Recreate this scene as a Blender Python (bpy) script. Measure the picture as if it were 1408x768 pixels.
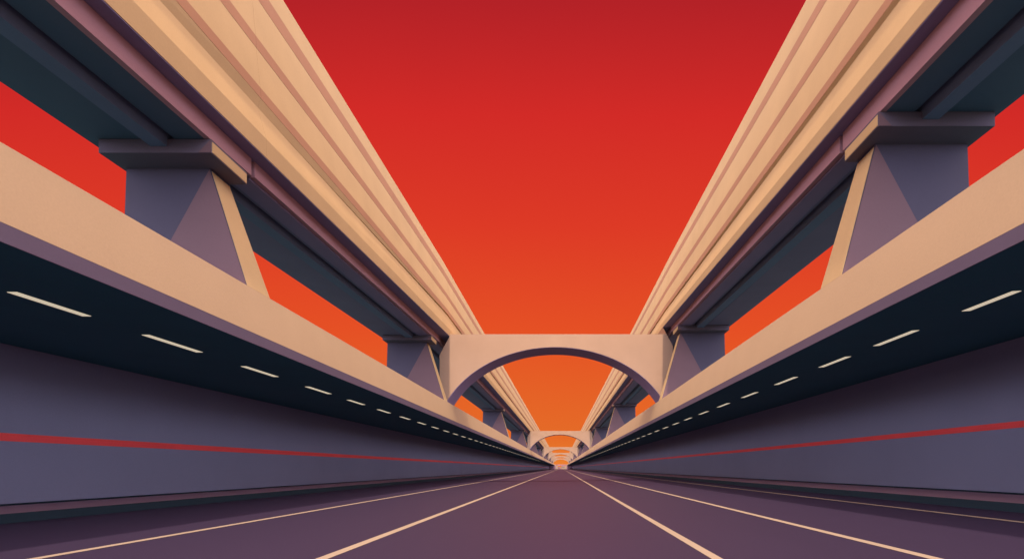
import bpy, bmesh, math, random
random.seed(4)
C = bpy.context.scene
for o in list(bpy.data.objects): bpy.data.objects.remove(o)

# ------------------------------------------------------------------ camera
S = 1.5                       # metres per design unit (the eye is one unit above the road)
F = 700.0                     # focal length in pixels of a 1408 px wide picture
VX, VY = 772.0, 643.0         # where the road vanishes in that picture
cam = bpy.data.cameras.new("camera"); co = bpy.data.objects.new("camera", cam)
C.collection.objects.link(co); C.camera = co
cam.sensor_width = 36; cam.lens = 36*F/1408
cam.shift_x = (704-VX)/1408; cam.shift_y = (VY-384)/1408
cam.clip_start = 0.1; cam.clip_end = 6000
co.location = (0, 0, S); co.rotation_euler = (math.radians(90), 0, 0)

# ------------------------------------------------------------------ sky and sun
SUN_EL = 52                   # sun high behind the viewer, in line with the road
w = bpy.data.worlds.new("World"); C.world = w; w.use_nodes = True
nt = w.node_tree; nt.nodes.clear()
def srgb(r, g, b):
    f = lambda c: (c/255/12.92) if c/255 <= .04045 else ((c/255+.055)/1.055)**2.4
    return (f(r), f(g), f(b), 1)
tc = nt.nodes.new('ShaderNodeTexCoord'); sx = nt.nodes.new('ShaderNodeSeparateXYZ')
nt.links.new(tc.outputs['Generated'], sx.inputs[0])
at = nt.nodes.new('ShaderNodeMath'); at.operation = 'ARCTAN2'
nt.links.new(sx.outputs['Z'], at.inputs[0]); nt.links.new(sx.outputs['Y'], at.inputs[1])
dv = nt.nodes.new('ShaderNodeMath'); dv.operation = 'DIVIDE'; dv.inputs[1].default_value = math.pi
nt.links.new(at.outputs[0], dv.inputs[0])
nz = nt.nodes.new('ShaderNodeTexNoise'); nz.inputs['Scale'].default_value = 1.6; nz.inputs['Detail'].default_value = 3
nt.links.new(tc.outputs['Generated'], nz.inputs['Vector'])
na = nt.nodes.new('ShaderNodeMath'); na.operation = 'MULTIPLY_ADD'; na.inputs[1].default_value = .02; na.inputs[2].default_value = -.01
nt.links.new(nz.outputs['Fac'], na.inputs[0])
ad = nt.nodes.new('ShaderNodeMath'); ad.operation = 'ADD'
nt.links.new(dv.outputs[0], ad.inputs[0]); nt.links.new(na.outputs[0], ad.inputs[1])
rp = nt.nodes.new('ShaderNodeValToRGB')
SKY = [(0.0, srgb(238, 134, 52)), (math.atan(43/F)/math.pi, srgb(229, 108, 40)), (math.atan(193/F)/math.pi, srgb(229, 80, 37)),
       (math.atan(343/F)/math.pi, srgb(221, 58, 38)), (math.atan(493/F)/math.pi, srgb(210, 43, 39)), (math.atan(643/F)/math.pi, srgb(180, 34, 39)),
       (0.255, srgb(168, 32, 42)), (0.35, (.95, .55, .62, 1)), (0.50, (2.3, 1.75, 1.6, 1)), (0.72, (3.4, 2.7, 2.0, 1)), (0.88, (1.8, 2.1, 3.3, 1)), (0.95, (3.8, 4.0, 5.4, 1)), (1.0, (5.0, 5.2, 6.8, 1))]  # rear sky out of view, brightened as added fill for walls and piers
cr = rp.color_ramp
for i, (p, c) in enumerate(SKY):
    e = cr.elements[i] if i < 2 else cr.elements.new(p)
    e.position = p; e.color = c
cr.elements.foreach_get  # keep ramp sorted by position
nt.links.new(ad.outputs[0], rp.inputs[0])
bg = nt.nodes.new('ShaderNodeBackground'); bg.inputs[1].default_value = 1.0
wo = nt.nodes.new('ShaderNodeOutputWorld')
# added lilac fill at both sides of the sky, out of view, for the walls
ax = nt.nodes.new('ShaderNodeMath'); ax.operation = 'ABSOLUTE'; nt.links.new(sx.outputs['X'], ax.inputs[0])
mr = nt.nodes.new('ShaderNodeMapRange'); mr.interpolation_type = 'SMOOTHSTEP'
mr.inputs['From Min'].default_value = .76; mr.inputs['From Max'].default_value = .93
nt.links.new(ax.outputs[0], mr.inputs['Value'])
ms = nt.nodes.new('ShaderNodeMix'); ms.data_type = 'RGBA'; SIDE_FILL = (3.6, 3.6, 4.5, 1)
ms.inputs[7].default_value = SIDE_FILL
nt.links.new(mr.outputs[0], ms.inputs[0]); nt.links.new(rp.outputs[0], ms.inputs[6])
nt.links.new(ms.outputs[2], bg.inputs[0]); nt.links.new(bg.outputs[0], wo.inputs[0])
sl = bpy.data.lights.new("sun", 'SUN'); so = bpy.data.objects.new("sun", sl); C.collection.objects.link(so)
sl.energy = 3.6; sl.color = (1, .80, .60); sl.angle = math.radians(2.0)
so.rotation_euler = (math.radians(90-SUN_EL), 0, 0)
C.view_settings.view_transform = 'Standard'; C.view_settings.look = 'None'
C.view_settings.exposure = 0; C.view_settings.gamma = 1; C.view_settings.use_curve_mapping = False

# ------------------------------------------------------------------ materials
def mat(name, col, rough=.85, var=.10, scale=.6, stain=None, bump=.05, grain=.07, spec=.3, emit=None, stretch=(1, 1, 1)):
    m = bpy.data.materials.new(name); m.use_nodes = True
    n = m.node_tree.nodes; l = m.node_tree.links; b = n['Principled BSDF']
    b.inputs['Roughness'].default_value = rough; b.inputs['Specular IOR Level'].default_value = spec
    t = n.new('ShaderNodeTexCoord'); mp = n.new('ShaderNodeMapping'); mp.inputs['Scale'].default_value = stretch
    l.new(t.outputs['Object'], mp.inputs[0])
    n1 = n.new('ShaderNodeTexNoise'); n1.inputs['Scale'].default_value = scale; n1.inputs['Detail'].default_value = 6
    n2 = n.new('ShaderNodeTexNoise'); n2.inputs['Scale'].default_value = 22; n2.inputs['Detail'].default_value = 3
    l.new(mp.outputs[0], n1.inputs['Vector']); l.new(t.outputs['Object'], n2.inputs['Vector'])
    m1 = n.new('ShaderNodeMath'); m1.operation = 'MULTIPLY_ADD'; m1.inputs[1].default_value = 2*var; m1.inputs[2].default_value = 1-var
    m2 = n.new('ShaderNodeMath'); m2.operation = 'MULTIPLY_ADD'; m2.inputs[1].default_value = 2*grain; m2.inputs[2].default_value = -grain
    l.new(n1.outputs['Fac'], m1.inputs[0]); l.new(n2.outputs['Fac'], m2.inputs[0])
    s = n.new('ShaderNodeMath'); s.operation = 'ADD'; l.new(m1.outputs[0], s.inputs[0]); l.new(m2.outputs[0], s.inputs[1])
    mx = n.new('ShaderNodeVectorMath'); mx.operation = 'SCALE'; mx.inputs[0].default_value = col[:3]
    l.new(s.outputs[0], mx.inputs['Scale']); l.new(mx.outputs[0], b.inputs['Base Color'])
    bp = n.new('ShaderNodeBump'); bp.inputs['Strength'].default_value = bump; bp.inputs['Distance'].default_value = .02
    l.new(n2.outputs['Fac'], bp.inputs['Height']); l.new(bp.outputs[0], b.inputs['Normal'])
    if emit:
        b.inputs['Emission Color'].default_value = (*emit[:3], 1); b.inputs['Emission Strength'].default_value = emit[3]
    return m
M = dict(
    pale=mat('pale_concrete', (.54, .36, .175)),
    parapet=mat('parapet_concrete', (.53, .36, .205), var=.05),
    arch=mat('arch_concrete', (.40, .255, .17)),
    mauve=mat('mauve_concrete', (.38, .20, .22)),
    soffit=mat('navy_soffit_shade', (.060, .092, .135), rough=.8),  # navy stands in for the shade under the viaduct decks
    soffit2=mat('slate_soffit_shade', (.15, .125, .195), rough=.8),  # shade under the farther decks, put into the colour
    under=mat('purple_under_shade', (.19, .15, .26)),  # shade below the pale fascia, put into the colour
    pier=mat('shaded_pier_concrete', (.070, .058, .086)),  # shaded copy of the pale pier concrete
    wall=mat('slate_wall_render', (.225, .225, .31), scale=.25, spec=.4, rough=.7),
    slab=mat('teal_soffit_shade', (.022, .12, .15), rough=.8),  # shade beneath the slabs, painted in as dark teal
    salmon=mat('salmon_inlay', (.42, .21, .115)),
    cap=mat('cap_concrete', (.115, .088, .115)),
    beam=mat('slate_beam', (.11, .145, .22)),
    lit_facet=mat('lit_facet_tone', (.165, .092, .102)),  # lit tone for the triangles on pier fronts and caps
    lip=mat('lip_concrete', (.15, .11, .15)),
    arch_shade=mat('lilac_arch_shade', (.26, .19, .30)),  # shade under the arches, put into the colour
    girder=mat('purple_girder', (.20, .15, .24)),
    red=mat('red_paint', (.95, .085, .08), rough=.6),
    road=mat('asphalt', (.036, .023, .058), rough=.62, scale=.15, var=.12, grain=.25, spec=.3, stretch=(1, .25, 1)),
    line=mat('road_paint', (.41, .32, .24), rough=.7, var=.08),
    kerb=mat('dark_kerb', (.016, .032, .045)),
    walk=mat('footway_concrete', (.38, .22, .28)),
    terrain=mat('dry_ground', (.16, .12, .09), scale=.02),
    lamp=mat('lamp_diffuser', (.7, .64, .5), emit=(1.0, .86, .62, .55), grain=.02),
    portal=mat('portal_concrete', (.45, .33, .25)),
)

# ------------------------------------------------------------------ helpers
def W(X, d, Z): return (X*S, d*S, (Z+1)*S)
def link(name, bm, m, parent=None):
    me = bpy.data.meshes.new(name)
    bmesh.ops.recalc_face_normals(bm, faces=bm.faces)
    bm.to_mesh(me); bm.free(); me.materials.append(M[m])
    o = bpy.data.objects.new(name, me); C.collection.objects.link(o)
    if parent:
        o.parent = parent; o.matrix_parent_inverse = parent.matrix_world.inverted()
    return o
def tag(o, label=None, cat=None, group=None, kind=None):
    if label: o['label'] = label
    if cat: o['category'] = cat
    if group: o['group'] = group
    if kind: o['kind'] = kind
    return o
def thing(name, loc, label, cat, group=None):
    o = bpy.data.objects.new(name, None); C.collection.objects.link(o)
    o.location = W(*loc); o.empty_display_size = .5
    bpy.context.view_layer.update()
    return tag(o, label, cat, group)
def loft(bm, stations):
    """stations: list of (d, [(X, Z), ...]) with equal counts; a closed solid."""
    rings = [[bm.verts.new(W(X, d, Z)) for X, Z in prof] for d, prof in stations]
    n = len(rings[0])
    for a, b in zip(rings, rings[1:]):
        for i in range(n):
            j = (i+1) % n
            bm.faces.new((a[i], a[j], b[j], b[i]))
    bm.faces.new(rings[0]); bm.faces.new(list(reversed(rings[-1])))
    return bm
def hexa(bm, b4, t4):
    """solid from 4 bottom and 4 top points (X, d, Z)"""
    b = [bm.verts.new(W(*p)) for p in b4]; t = [bm.verts.new(W(*p)) for p in t4]
    bm.faces.new(b); bm.faces.new(t)
    for i in range(4):
        j = (i+1) % 4; bm.faces.new((b[i], b[j], t[j], t[i]))
def box(bm, X0, X1, d0, d1, Z0, Z1):
    hexa(bm, [(X0, d0, Z0), (X1, d0, Z0), (X1, d1, Z0), (X0, d1, Z0)], [(X0, d0, Z1), (X1, d0, Z1), (X1, d1, Z1), (X0, d1, Z1)])

NEAR, DA, END = -3.0, 31.4, 520.0

# ------------------------------------------------------------------ setting
def sheet(name, m, quads, kind='structure'):
    bm = bmesh.new()
    for q in quads: bm.faces.new([bm.verts.new(W(*p)) for p in q])
    o = link(name, bm, m); tag(o, kind=kind); return o
XF = .0242                                      # cross fall of the right half
zr = lambda X: -1 + XF*max(X, 0)
far = 1200
RK, LK = 8.25, -10.03                           # kerb faces
RW, LW = 11.0, -12.23                           # retaining walls
o = sheet('road', 'road', [((LK, -900, -1), (0, -900, -1), (0, far, -1), (LK, far, -1)),
                           ((0, -900, -1), (RK, -900, zr(RK)), (RK, far, zr(RK)), (0, far, -1))])
def line(x0, x1, label):
    e = .004
    o = sheet('lane_marking', 'line', [((x0, -300, zr(x0)+e), (x1, -300, zr(x1)+e), (x1, END, zr(x1)+e), (x0, END, zr(x0)+e))])
    o['label'] = label
line(-2.71, -2.575, 'pale solid line left of the centre lane')
line(1.59, 1.705, 'pale solid line right of the centre lane')
line(-5.875, -5.745, 'pale solid line in the left carriageway')
line(3.69, 3.815, 'pale solid line in the right carriageway')
line(6.99, 7.12, 'pale solid edge line beside the right kerb')
def kerbs(sg, xk, xw, zk, gut):
    bm = bmesh.new(); a, b = sorted((xk, xk+sg*.10)); box(bm, a, b, NEAR, END+100, gut-.3, zk)
    tag(link('kerb', bm, 'kerb'), kind='structure')
    bm = bmesh.new(); a, b = sorted((xk+sg*.10, xw+sg*.3)); box(bm, a, b, NEAR, END+100, gut-.3, zk-.003)
    tag(link('footway', bm, 'walk'), kind='structure')
ZKL, ZKR = -.831, zr(RK)+.16
kerbs(-1, LK, LW, ZKL, -1); kerbs(1, RK, RW, ZKR, zr(RK))
# ground on both sides, level with the upper slabs
for sg, xw in ((-1, LW), (1, RW)):
    x1 = xw+sg*3.2
    sheet('ground', 'terrain', [((x1, NEAR, 2.7), (sg*2500, NEAR, 2.7), (sg*2500, 2500, 2.7), (x1, 2500, 2.7)),
                                ((x1, NEAR, 2.7), (sg*2500, NEAR, 2.7), (sg*2500, NEAR-9, -1.3), (x1, NEAR-9, -1.3))])
sheet('ground', 'terrain', [((-2500, -2500, -1.3), (2500, -2500, -1.3), (2500, NEAR+2, -1.3), (-2500, NEAR+2, -1.3))])

# ------------------------------------------------------------------ retaining walls, slabs, parapets
SIDES = {
 -1: dict(name='left', XP=6.72, XW=12.23, ZW=2.725, ZS=2.725, ZL=2.95, ZT=4.0, stripe=(.597, .771), zk=ZKL),
  1: dict(name='right', XP=5.72, XW=11.0, ZW=3.13, ZS=2.83, ZL=3.03, ZT=4.06, stripe=(.972, 1.131), zk=ZKR)}
for sg, P in SIDES.items():
    nm = P['name']; xw, zw, zk = P['XW'], P['ZW'], P['zk']
    t = thing('retaining_wall', (sg*xw, 0, zk), f'long slate purple retaining wall with a red stripe along the {nm} roadside', 'wall', 'retaining walls along the road')
    bm = bmesh.new(); loft(bm, [(d, [(sg*xw, zk+.045), (sg*xw, zw), (sg*(xw+.9), zw), (sg*(xw+.9), zk+.045)]) for d in (NEAR, END+80)])
    link('wall_face', bm, 'wall', t)
    bm = bmesh.new(); loft(bm, [(d, [(sg*(xw+.08), zk-.1), (sg*(xw+.08), zk+.045), (sg*(xw+.8), zk+.045), (sg*(xw+.8), zk-.1)]) for d in (NEAR, END+80)])
    link('shaded_base_reveal', bm, 'kerb', t)  # dark colour stands in for the shadow line at the wall foot
    a, b = P['stripe']; bm = bmesh.new(); loft(bm, [(d, [(sg*(xw-.006), a), (sg*(xw-.006), b), (sg*xw, b), (sg*xw, a)]) for d in (NEAR, END+80)])
    link('red_stripe', bm, 'red', t)
    # cantilever slab (flat, sloping up a little to the wall on the right side)
    xp, zs = P['XP'], P['ZS']
    bm = bmesh.new()
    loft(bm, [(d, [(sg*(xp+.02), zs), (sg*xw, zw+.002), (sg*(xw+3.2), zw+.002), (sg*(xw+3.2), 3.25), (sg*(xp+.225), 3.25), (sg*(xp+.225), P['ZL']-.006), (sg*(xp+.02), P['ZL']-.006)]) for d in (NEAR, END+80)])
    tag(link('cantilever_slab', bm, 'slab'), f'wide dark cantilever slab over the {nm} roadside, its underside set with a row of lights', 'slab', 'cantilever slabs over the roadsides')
    t = thing('parapet', (sg*xp, 0, zs), f'long pale orange parapet on the edge of the {nm} cantilever slab', 'parapet', 'parapets on the slab edges')
    bm = bmesh.new(); loft(bm, [(d, [(sg*xp, P['ZL']), (sg*(xp+.17), P['ZT']), (sg*(xp+.50), P['ZT']), (sg*(xp+.50), 3.252), (sg*(xp+.22), 3.252), (sg*(xp+.22), P['ZL'])]) for d in (NEAR, END+80)])
    link('parapet_panel', bm, 'parapet', t)
    bm = bmesh.new(); loft(bm, [(d, [(sg*(xp+.06*0), zs-.012), (sg*xp, P['ZL']-.004), (sg*(xp+.018), P['ZL']-.004), (sg*(xp+.018), zs-.012)]) for d in (NEAR, END+80)])
    link('lower_lip', bm, 'lip', t)

# ------------------------------------------------------------------ viaducts
DN = 7.7
class Lin:                                       # straight line in depth, held level beyond the first arch
    def __init__(s, d1, v1, d2, v2): s.a = (v2-v1)/(d2-d1); s.d, s.v = d1, v1
    def __call__(s, d): d = min(max(d, 3.0), DA); return s.v + s.a*(d-s.d)
def fit(xv, off, dx1, dy1, dx2, dy2):            # height line of an edge at known sideways distance
    r = []
    for dx, dy in ((dx1, dy1), (dx2, dy2)):
        d = 15
        for _ in range(30): d = F*(xv(d)+off)/dx
        r += [d, dy/dx*(xv(d)+off)]
    return Lin(*r)
V = {}
for sg, xv, row0, row4, pk0, pk4, outer in (
    (-1, Lin(8, 6.9, 31.4, 6.9), [629.4, 584, 553, 531, 516, 470, 457, 417, 403, 383], [217, 202.5, 187, 184, 178, 164.5, 160, 147.5, 143, 137.6], (655.3, 696.3), (224.6, 236.6), ((772, 531), (246, 178.5))),
    (1, Lin(7.9, 5.95, 31.4, 6.26), [522.8, 493.8, 466, 457, 446, 409.5, 400, 365, 355.6, 336.8], [181.4, 172, 163.5, 161.5, 157, 145.5, 141.5, 129.5, 126, 122.0], (547, 582.5), (189, 197), ((636, 513.4), (220.7, 186)))):
    offs = [0, -.07, .20, .13, .14, .24, .25, .35, .36, .40]
    f = [fit(xv, o_, a, 643, b, 243) for o_, a, b in zip(offs, row0, row4)]
    g = {}; g['xv'] = xv; g['f'] = f; g['offs'] = offs; g['zb'] = f[0]
    # dark strip: level underside reaching X2; pink face going down from there
    g['x2'] = Lin(DN, f[0](DN)*pk0[0]/643, DA, f[0](DA)*pk4[0]/243)
    g['zs'] = Lin(DN, g['x2'](DN)*643/pk0[1], DA, g['x2'](DA)*243/pk4[1])
    r = []
    for dx, dy in outer:
        d = 15
        for _ in range(30): d = F*g['zs'](d)/dy
        r += [d, g['zs'](d)*dx/dy]
    g['xo'] = Lin(*r); V[sg] = g
def stations(d0, d1):
    return sorted({d0, d1} | {d for d in (3.0, DA) if d0 < d < d1})
def span(sg, d0, d1, label, thin=0):
    g = V[sg]; n = SIDES[sg]['name']
    dd = stations(d0, d1); f, offs = g['f'], g['offs']
    t = thing('viaduct_span', (sg*g['xv'](d0), d0, g['zs'](d0)), label, 'viaduct', f'elevated viaduct spans on the {n}')
    def sec(fn, name, m):
        bm = bmesh.new(); loft(bm, [(d, [(sg*X, Z) for X, Z in fn(d)]) for d in dd]); return link(name, bm, m, t)
    GD = -.005
    def fascia(d):
        x = g['xv'](d); z = [q(d) for q in f]
        p = [(x, z[0]), (x, z[1]), (x+offs[2], z[2])]
        for i in (3, 5, 7):
            a, b = (x+offs[i], z[i]), (x+offs[i+1], z[i+1])
            p += [a, b]
        return p + [(x+offs[9], z[9]), (x+1.4, z[9]), (x+1.4, z[0])]
    keep = dd[0]; dd[0] = keep-((.126 if keep < 20 else .046) if thin else 0)
    sec(fascia, 'fascia', 'pale'); dd[0] = keep
    for i in (3, 5, 7):
        dd[0] = keep-((.122 if keep < 20 else .042) if thin else 0)
        sec(lambda d: [(g['xv'](d)+offs[i]+GD, f[i](d)), (g['xv'](d)+offs[i]+.02, f[i](d)), (g['xv'](d)+offs[i+1]+.02, f[i+1](d)), (g['xv'](d)+offs[i+1]+GD, f[i+1](d))], 'groove_strip', 'salmon')
    dd[0] = keep
    # edge beam under the fascia
    sec(lambda d: [(g['x2'](d), g['zb'](d)-.022), (g['x2'](d), g['zs'](d)+thin),
                   (g['x2'](d)+.12, g['zs'](d)+thin), (g['x2'](d)+.12, g['zb'](d)-.022)], 'edge_beam', 'mauve')
    dd[0] = keep-((.126 if keep < 20 else .046) if thin else 0)
    sec(lambda d: [(g['xv'](d)+.012, g['zb'](d)-.003), (g['xv'](d)+.012, g['zb'](d)-.02), (g['x2'](d)+.12, g['zb'](d)-.02), (g['x2'](d)+.12, g['zb'](d)-.003)], 'fascia_under_shade', 'under')  # plate coloured as the shade beneath the fascia
    dd[0] = keep
    def q(d, u): return g['x2'](d)+.122+(g['xo'](d)-g['x2'](d)-.122)*u
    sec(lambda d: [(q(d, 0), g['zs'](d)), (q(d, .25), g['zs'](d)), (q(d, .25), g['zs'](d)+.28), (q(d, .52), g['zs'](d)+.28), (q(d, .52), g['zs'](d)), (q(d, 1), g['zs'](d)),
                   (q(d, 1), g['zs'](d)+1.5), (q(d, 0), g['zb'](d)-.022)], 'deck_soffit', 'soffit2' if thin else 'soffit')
    if thin: sec(lambda d: [(q(d, .0), g['zs'](d)-.03), (q(d, .2), g['zs'](d)-.03), (q(d, .2), g['zs'](d)-.003), (q(d, .0), g['zs'](d)-.003)], 'girder_flange', 'girder')
    sec(lambda d: [(q(d, .30), g['zs'](d)+.278), (q(d, .31), g['zs'](d)-.16), (q(d, .45), g['zs'](d)-.16), (q(d, .46), g['zs'](d)+.278)], 'soffit_beam', 'beam')
    sec(lambda d: [(g['xo'](d)-.28, g['zs'](d)+1.502), (g['xo'](d)-.28, g['zs'](d)+2.4), (g['xo'](d), g['zs'](d)+2.4), (g['xo'](d), g['zs'](d)+1.502)], 'outer_parapet', 'pale')
    return t
ARCH = [DA, 113, 200, 275, 350, 430]
JT = {-1: 11.9, 1: 11.4}
for sg in (-1, 1):
    n = SIDES[sg]['name']; j = JT[sg]
    span(sg, NEAR, j, f'nearest viaduct span overhead on the {n}, ending at the joint above the first pier')
    cuts = [j+.13, ARCH[0]+1.1, ARCH[1]+1.1, ARCH[2]+1.1, ARCH[3]+1.1, END]
    lb = ['from the joint above the first pier to the big front arch', 'seen through the front arch, up to the second arch', 'between the second and the third arch',
          'between the third and the fourth arch', 'running from the fourth arch to the far gateway']
    for k in range(5):
        span(sg, cuts[k]+(.05 if k else 0), cuts[k+1], f'{n} viaduct span {lb[k]}', thin=.03)

# ------------------------------------------------------------------ piers
def pier(sg, d, label, full=True, cl=1.03):
    """d = depth of the cap's front face"""
    g = V[sg]; P = SIDES[sg]; xi, xo, zs = g['x2'](d)-.04, g['xo'](d)-(.28 if sg < 0 else .15), g['zs'](d)-.012
    if sg == -1: xi = g['x2'](d)-.03
    X = lambda x: sg*x
    t = thing('viaduct_pier', (sg*(P['XP']+1), d, 3.25), label, 'pier', f'tapering piers carrying the {P["name"]} viaduct')
    zc = zs-.28; k = .55
    d1 = d+cl+.15
    # plain box cap; the triangle on its inner corner is painted light
    bm = bmesh.new()
    def solid(pts, faces):
        v = [bm.verts.new(W(X(p[0]), p[1], p[2])) for p in pts]
        for q in faces: bm.faces.new([v[i] for i in q])
    box(bm, *sorted((X(xi), X(xo))), d, d1, zc, zs)
    link('pier_cap', bm, 'cap', t)
    bm = bmesh.new(); a, b = sorted((X(xi), X(xi-.012))); box(bm, a, b, d+.02, d1-.02, zc+.02, zs-.05)
    link('lit_cap_end', bm, 'pale', t)  # pale plate paints the cap end as lit
    # shaft: outer edge almost upright, inner edge reaching in to the parapet, a splayed front triangle painted lighter as if lit
    f0 = d+k; b0 = d1-.02
    ti = xi+.40 if sg == -1 else xi+.28; to = xo-.10
    zb = 3.25; xb = P['XP']+.18; zp = P['ZT']                      # meets the parapet top here
    s = (ti-xb)/(zc-zp); xl = xb                                # inner lean
    tri = 1.35                                                  # facet drop per unit of width
    # front facet: from inner top corner, fold line goes down outward
    fw = (zc-zb)/1.25
    fx = min(ti+fw, to-.05)
    fz = zb
    bm = bmesh.new()
    rec = .55                                                   # how far the inner bottom corner is set back
    pts = [(ti, f0, zc), (to, f0, zc), (to+.12, f0, zb), (fx, f0, zb), (xl, f0+.16, zp), (xl, f0+.20, zb),   # front 0..5
           (ti, b0, zc), (to, b0, zc), (to+.12, b0+.3, zb), (xl, b0+.42, zp), (xl, b0+.5, zb)]             # back 6..10
    solid(pts, [(0, 1, 2, 3), (6, 9, 10, 8, 7), (0, 3, 5, 4), (0, 6, 7, 1), (1, 7, 8, 2), (0, 4, 9, 6), (4, 5, 10, 9), (2, 8, 10, 5, 3)])
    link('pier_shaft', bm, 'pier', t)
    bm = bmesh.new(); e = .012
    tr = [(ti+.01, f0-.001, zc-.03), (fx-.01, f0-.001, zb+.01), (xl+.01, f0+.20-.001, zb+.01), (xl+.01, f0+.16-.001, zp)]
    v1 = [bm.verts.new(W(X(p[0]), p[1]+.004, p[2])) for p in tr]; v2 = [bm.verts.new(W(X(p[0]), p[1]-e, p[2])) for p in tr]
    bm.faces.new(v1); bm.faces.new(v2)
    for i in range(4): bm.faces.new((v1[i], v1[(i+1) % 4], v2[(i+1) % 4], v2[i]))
    link('lit_corner_paint', bm, 'lit_facet', t)  # lit triangle of the pier front, painted in lighter mauve
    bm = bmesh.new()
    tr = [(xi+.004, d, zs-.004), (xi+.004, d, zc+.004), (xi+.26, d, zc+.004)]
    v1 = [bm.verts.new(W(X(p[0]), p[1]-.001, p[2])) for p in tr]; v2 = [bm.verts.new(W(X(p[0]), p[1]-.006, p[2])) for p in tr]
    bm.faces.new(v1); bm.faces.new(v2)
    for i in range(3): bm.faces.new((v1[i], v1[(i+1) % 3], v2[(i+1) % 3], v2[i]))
    link('cap_corner_light', bm, 'lit_facet', t)  # flat plate painting a wedge of light on the cap front
    # lit inner side of the same concrete, painted pale, a slab 2 mm proud
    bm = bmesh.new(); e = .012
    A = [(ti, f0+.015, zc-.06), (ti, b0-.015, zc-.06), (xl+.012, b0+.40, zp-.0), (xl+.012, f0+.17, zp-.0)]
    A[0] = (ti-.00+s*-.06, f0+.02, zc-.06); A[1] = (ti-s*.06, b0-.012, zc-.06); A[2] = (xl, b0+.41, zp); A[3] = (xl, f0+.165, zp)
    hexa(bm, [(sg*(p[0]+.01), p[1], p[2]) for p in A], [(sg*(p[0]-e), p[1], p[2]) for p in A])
    link('lit_inner_face', bm, 'pale', t)
    return t
PL = {-1: [10.46, 29.2, 66, 103, 150, 190, 232, 266, 308, 342, 388, 422], 1: [10.0, 29.2, 66, 103, 150, 190, 232, 266, 308, 342, 388, 422]}
ORD = ['first', 'second', 'third', 'fourth', 'fifth', 'sixth', 'seventh', 'eighth', 'ninth', 'tenth', 'eleventh', 'twelfth']
PD = ['big, under the open joint', 'just in front of the big front arch', 'standing alone beyond the front arch', 'just in front of the second arch', 'midway beyond the second arch', 'just in front of the third arch']
for sg in (-1, 1):
    for i, d in enumerate(PL[sg]):
        n = SIDES[sg]['name']
        pier(sg, d, f'{ORD[i]} pier from the front on the {n}, {PD[i]}' if i < 6 else f'{ORD[i]} pier from the front on the {n}, tiny near the vanishing point')

# ------------------------------------------------------------------ arches
def arch(d, i):
    cx, a, b, z0, top = -.38, 7.4, 5.80, 1.70, None
    k = F/d if False else 1
    apex = 7.46; z0 = apex-b
    top = 8.25; th = 2.1
    gl, gr = V[-1], V[1]
    L, R = -gl['xv'](d), gr['xv'](d)
    zbL, zbR = gl['zb'](d), gr['zb'](d)
    base = 3.25
    bm = bmesh.new()
    N = 72; out = []; inn = []
    # intrados from left foot to right foot
    t0 = math.asin((base-z0)/b)
    for k in range(N+1):
        t = math.pi-t0 - (math.pi-2*t0)*k/N
        inn.append((cx+a*math.cos(t), z0+b*math.sin(t)))
    # extrados sampled with matching parameter
    def X_out(z, sgn):
        e = L+.004 if sgn < 0 else R-.004
        zb = (zbL if sgn < 0 else zbR)-.03
        if z > zb: return e
        q = min(1, (zb-z)/1.15); return e+sgn*.62*q
    path = []
    zt = [base, 4.2, 5.2, 6.2, zbL-1.18, zbL-.03, zbL-.028, top]
    left = [(X_out(z, -1), z) for z in zt]
    zt = [base, 4.2, 5.2, 6.2, zbR-1.18, zbR-.03, zbR-.028, top]
    right = [(X_out(z, 1), z) for z in zt]
    path = left + list(reversed(right))
    # resample the outer path by length so the faces stay tidy
    ln = [0]
    for p, q in zip(path, path[1:]): ln.append(ln[-1]+math.hypot(q[0]-p[0], q[1]-p[1]))
    poly = path + list(reversed(inn))
    from mathutils.geometry import tessellate_polygon
    from mathutils import Vector
    tris = tessellate_polygon([[Vector((p[0], p[1], 0)) for p in poly]])
    fr = [bm.verts.new(W(p[0], d, p[1])) for p in poly]; bk = [bm.verts.new(W(p[0], d+th, p[1])) for p in poly]
    for q in tris:
        bm.faces.new([fr[j] for j in q]); bm.faces.new([bk[j] for j in reversed(q)])
    n = len(poly)
    for k in range(n):
        j = (k+1) % n
        bm.faces.new((fr[k], fr[j], bk[j], bk[k]))
    t = thing('cross_arch', (cx, d, base), i, 'arch', 'arches spanning the road between the viaducts')
    link('arch_body', bm, 'arch', t)
    # thin lilac sheet that paints the shade of the underside
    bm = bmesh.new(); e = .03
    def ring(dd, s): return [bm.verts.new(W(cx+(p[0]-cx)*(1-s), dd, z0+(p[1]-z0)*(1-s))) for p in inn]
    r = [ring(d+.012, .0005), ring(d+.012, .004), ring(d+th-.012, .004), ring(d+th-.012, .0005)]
    for k in range(N):
        for u in range(4):
            v = (u+1) % 4
            bm.faces.new((r[u][k], r[u][k+1], r[v][k+1], r[v][k]))
    link('underside_shade', bm, 'arch_shade', t)
AL = ['big pale arch spanning the road in front of all the others', 'second arch across the road, framed by the opening of the big one', 'third arch from the front, small and pale',
      'fourth arch from the front, nested inside the third', 'fifth arch from the front, only a thin ring of concrete', 'last and smallest arch before the far gateway']
for d, l in zip(ARCH, AL): arch(d, l)

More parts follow.
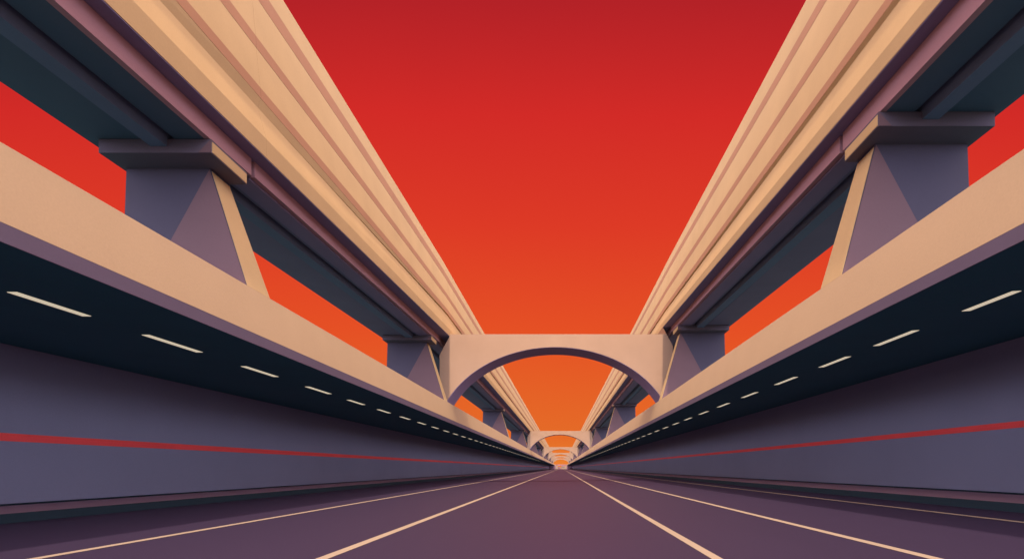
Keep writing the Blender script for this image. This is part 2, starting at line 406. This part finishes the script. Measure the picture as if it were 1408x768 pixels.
# ------------------------------------------------------------------ lights in the slab undersides
def words(n):
    ones = ['', 'first', 'second', 'third', 'fourth', 'fifth', 'sixth', 'seventh', 'eighth', 'ninth', 'tenth', 'eleventh', 'twelfth', 'thirteenth', 'fourteenth', 'fifteenth', 'sixteenth', 'seventeenth', 'eighteenth', 'nineteenth']
    tens = {2: 'twenty', 3: 'thirty', 4: 'forty', 5: 'fifty', 6: 'sixty', 7: 'seventy', 8: 'eighty', 9: 'ninety'}
    if n < 20: return ones[n]
    t, u = divmod(n, 10)
    return (tens[t]+'-'+ones[u]) if u else tens[t][:-1]+'ieth'
for sg, x0, ds in ((-1, 8.43, [(8.1, 9.38), (10.7, 12.3), (14, 15.6), (17.5, 19.2), (20.9, 22.5)]), (1, 7.47, [(8.44, 9.5), (10.85, 12.2), (13.4, 14.8), (16.4, 17.9), (19.7, 21.2)])):
    ds = [(a*.973, b*.973) if sg < 0 else (a, b) for a, b in ds]
    while len(ds) < 60: ds.append((ds[-1][0]+3.3, ds[-1][1]+3.3))
    P = SIDES[sg]; zsl = lambda x: P['ZS']+(P['ZW']-P['ZS'])*(x-P['XP'])/(P['XW']-P['XP'])
    for i, (a, b) in enumerate(ds):
        bm = bmesh.new(); x1 = x0+.155
        hexa(bm, [(sg*x0, a, zsl(x0)-.008), (sg*x1, a, zsl(x1)-.008), (sg*x1, b, zsl(x1)-.008), (sg*x0, b, zsl(x0)-.008)],
                 [(sg*x0, a, zsl(x0)-.001), (sg*x1, a, zsl(x1)-.001), (sg*x1, b, zsl(x1)-.001), (sg*x0, b, zsl(x0)-.001)])
        o = link('soffit_light', bm, 'lamp')
        tag(o, f'{words(i+1)} slim cream light from the front in the row under the {P["name"]} slab', 'light', f'lights under the {P["name"]} slab')

# ------------------------------------------------------------------ gateway and buildings at the far end
t = thing('gateway', (0, 505, -1), 'tiny pale gateway closing the far end of the road', 'gateway')
for sg in (-1, 1):
    bm = bmesh.new(); cx = -.3+sg*4.3
    hexa(bm, [(cx-.9, 505, -1), (cx+.9, 505, -1), (cx+.9, 508, -1), (cx-.9, 508, -1)], [(cx-.75, 505.1, 2.6), (cx+.75, 505.1, 2.6), (cx+.75, 508, 2.6), (cx-.75, 508, 2.6)])
    link('gate_pillar', bm, 'portal', t)
for a, b in ((-13.5, -5.2), (4.95, 12.5)):
    bm = bmesh.new(); box(bm, a, b, 505.2, 507, -1.1, 2.7); link('wing_wall', bm, 'walk', t)
bm = bmesh.new(); box(bm, -5.4, 4.8, 504.9, 508.1, 2.6, 3.6); link('gate_lintel', bm, 'mauve', t)
def house(x, d, w_, h, m, label):
    bm = bmesh.new(); t = thing('distant_building', (x, d, -1), label, 'building')
    box(bm, x-w_/2, x+w_/2, d, d+8, -1, h); link('wall', bm, m, t)
    bm = bmesh.new(); v = [bm.verts.new(W(*p)) for p in ((x-w_/2-.2, d-.2, h), (x+w_/2+.2, d-.2, h), (x, d-.2, h+1.2), (x-w_/2-.2, d+8.2, h), (x+w_/2+.2, d+8.2, h), (x, d+8.2, h+1.2))]
    for q in ((0, 1, 2), (3, 5, 4), (0, 2, 5, 3), (1, 4, 5, 2), (0, 3, 4, 1)): bm.faces.new([v[i] for i in q])
    link('roof', bm, 'mauve', t)
    for k in (-1, 1):
        bm = bmesh.new(); box(bm, x+k*w_*.22-.35, x+k*w_*.22+.35, d-.03, d-.003, 0, 1.1); link('window', bm, 'kerb', t)
house(1.6, 530, 4.2, 1.6, 'portal', 'tiny pale building seen through the far gateway, on the right')
house(-2.6, 545, 3.4, .8, 'mauve', 'tiny mauve building seen through the far gateway, on the left')
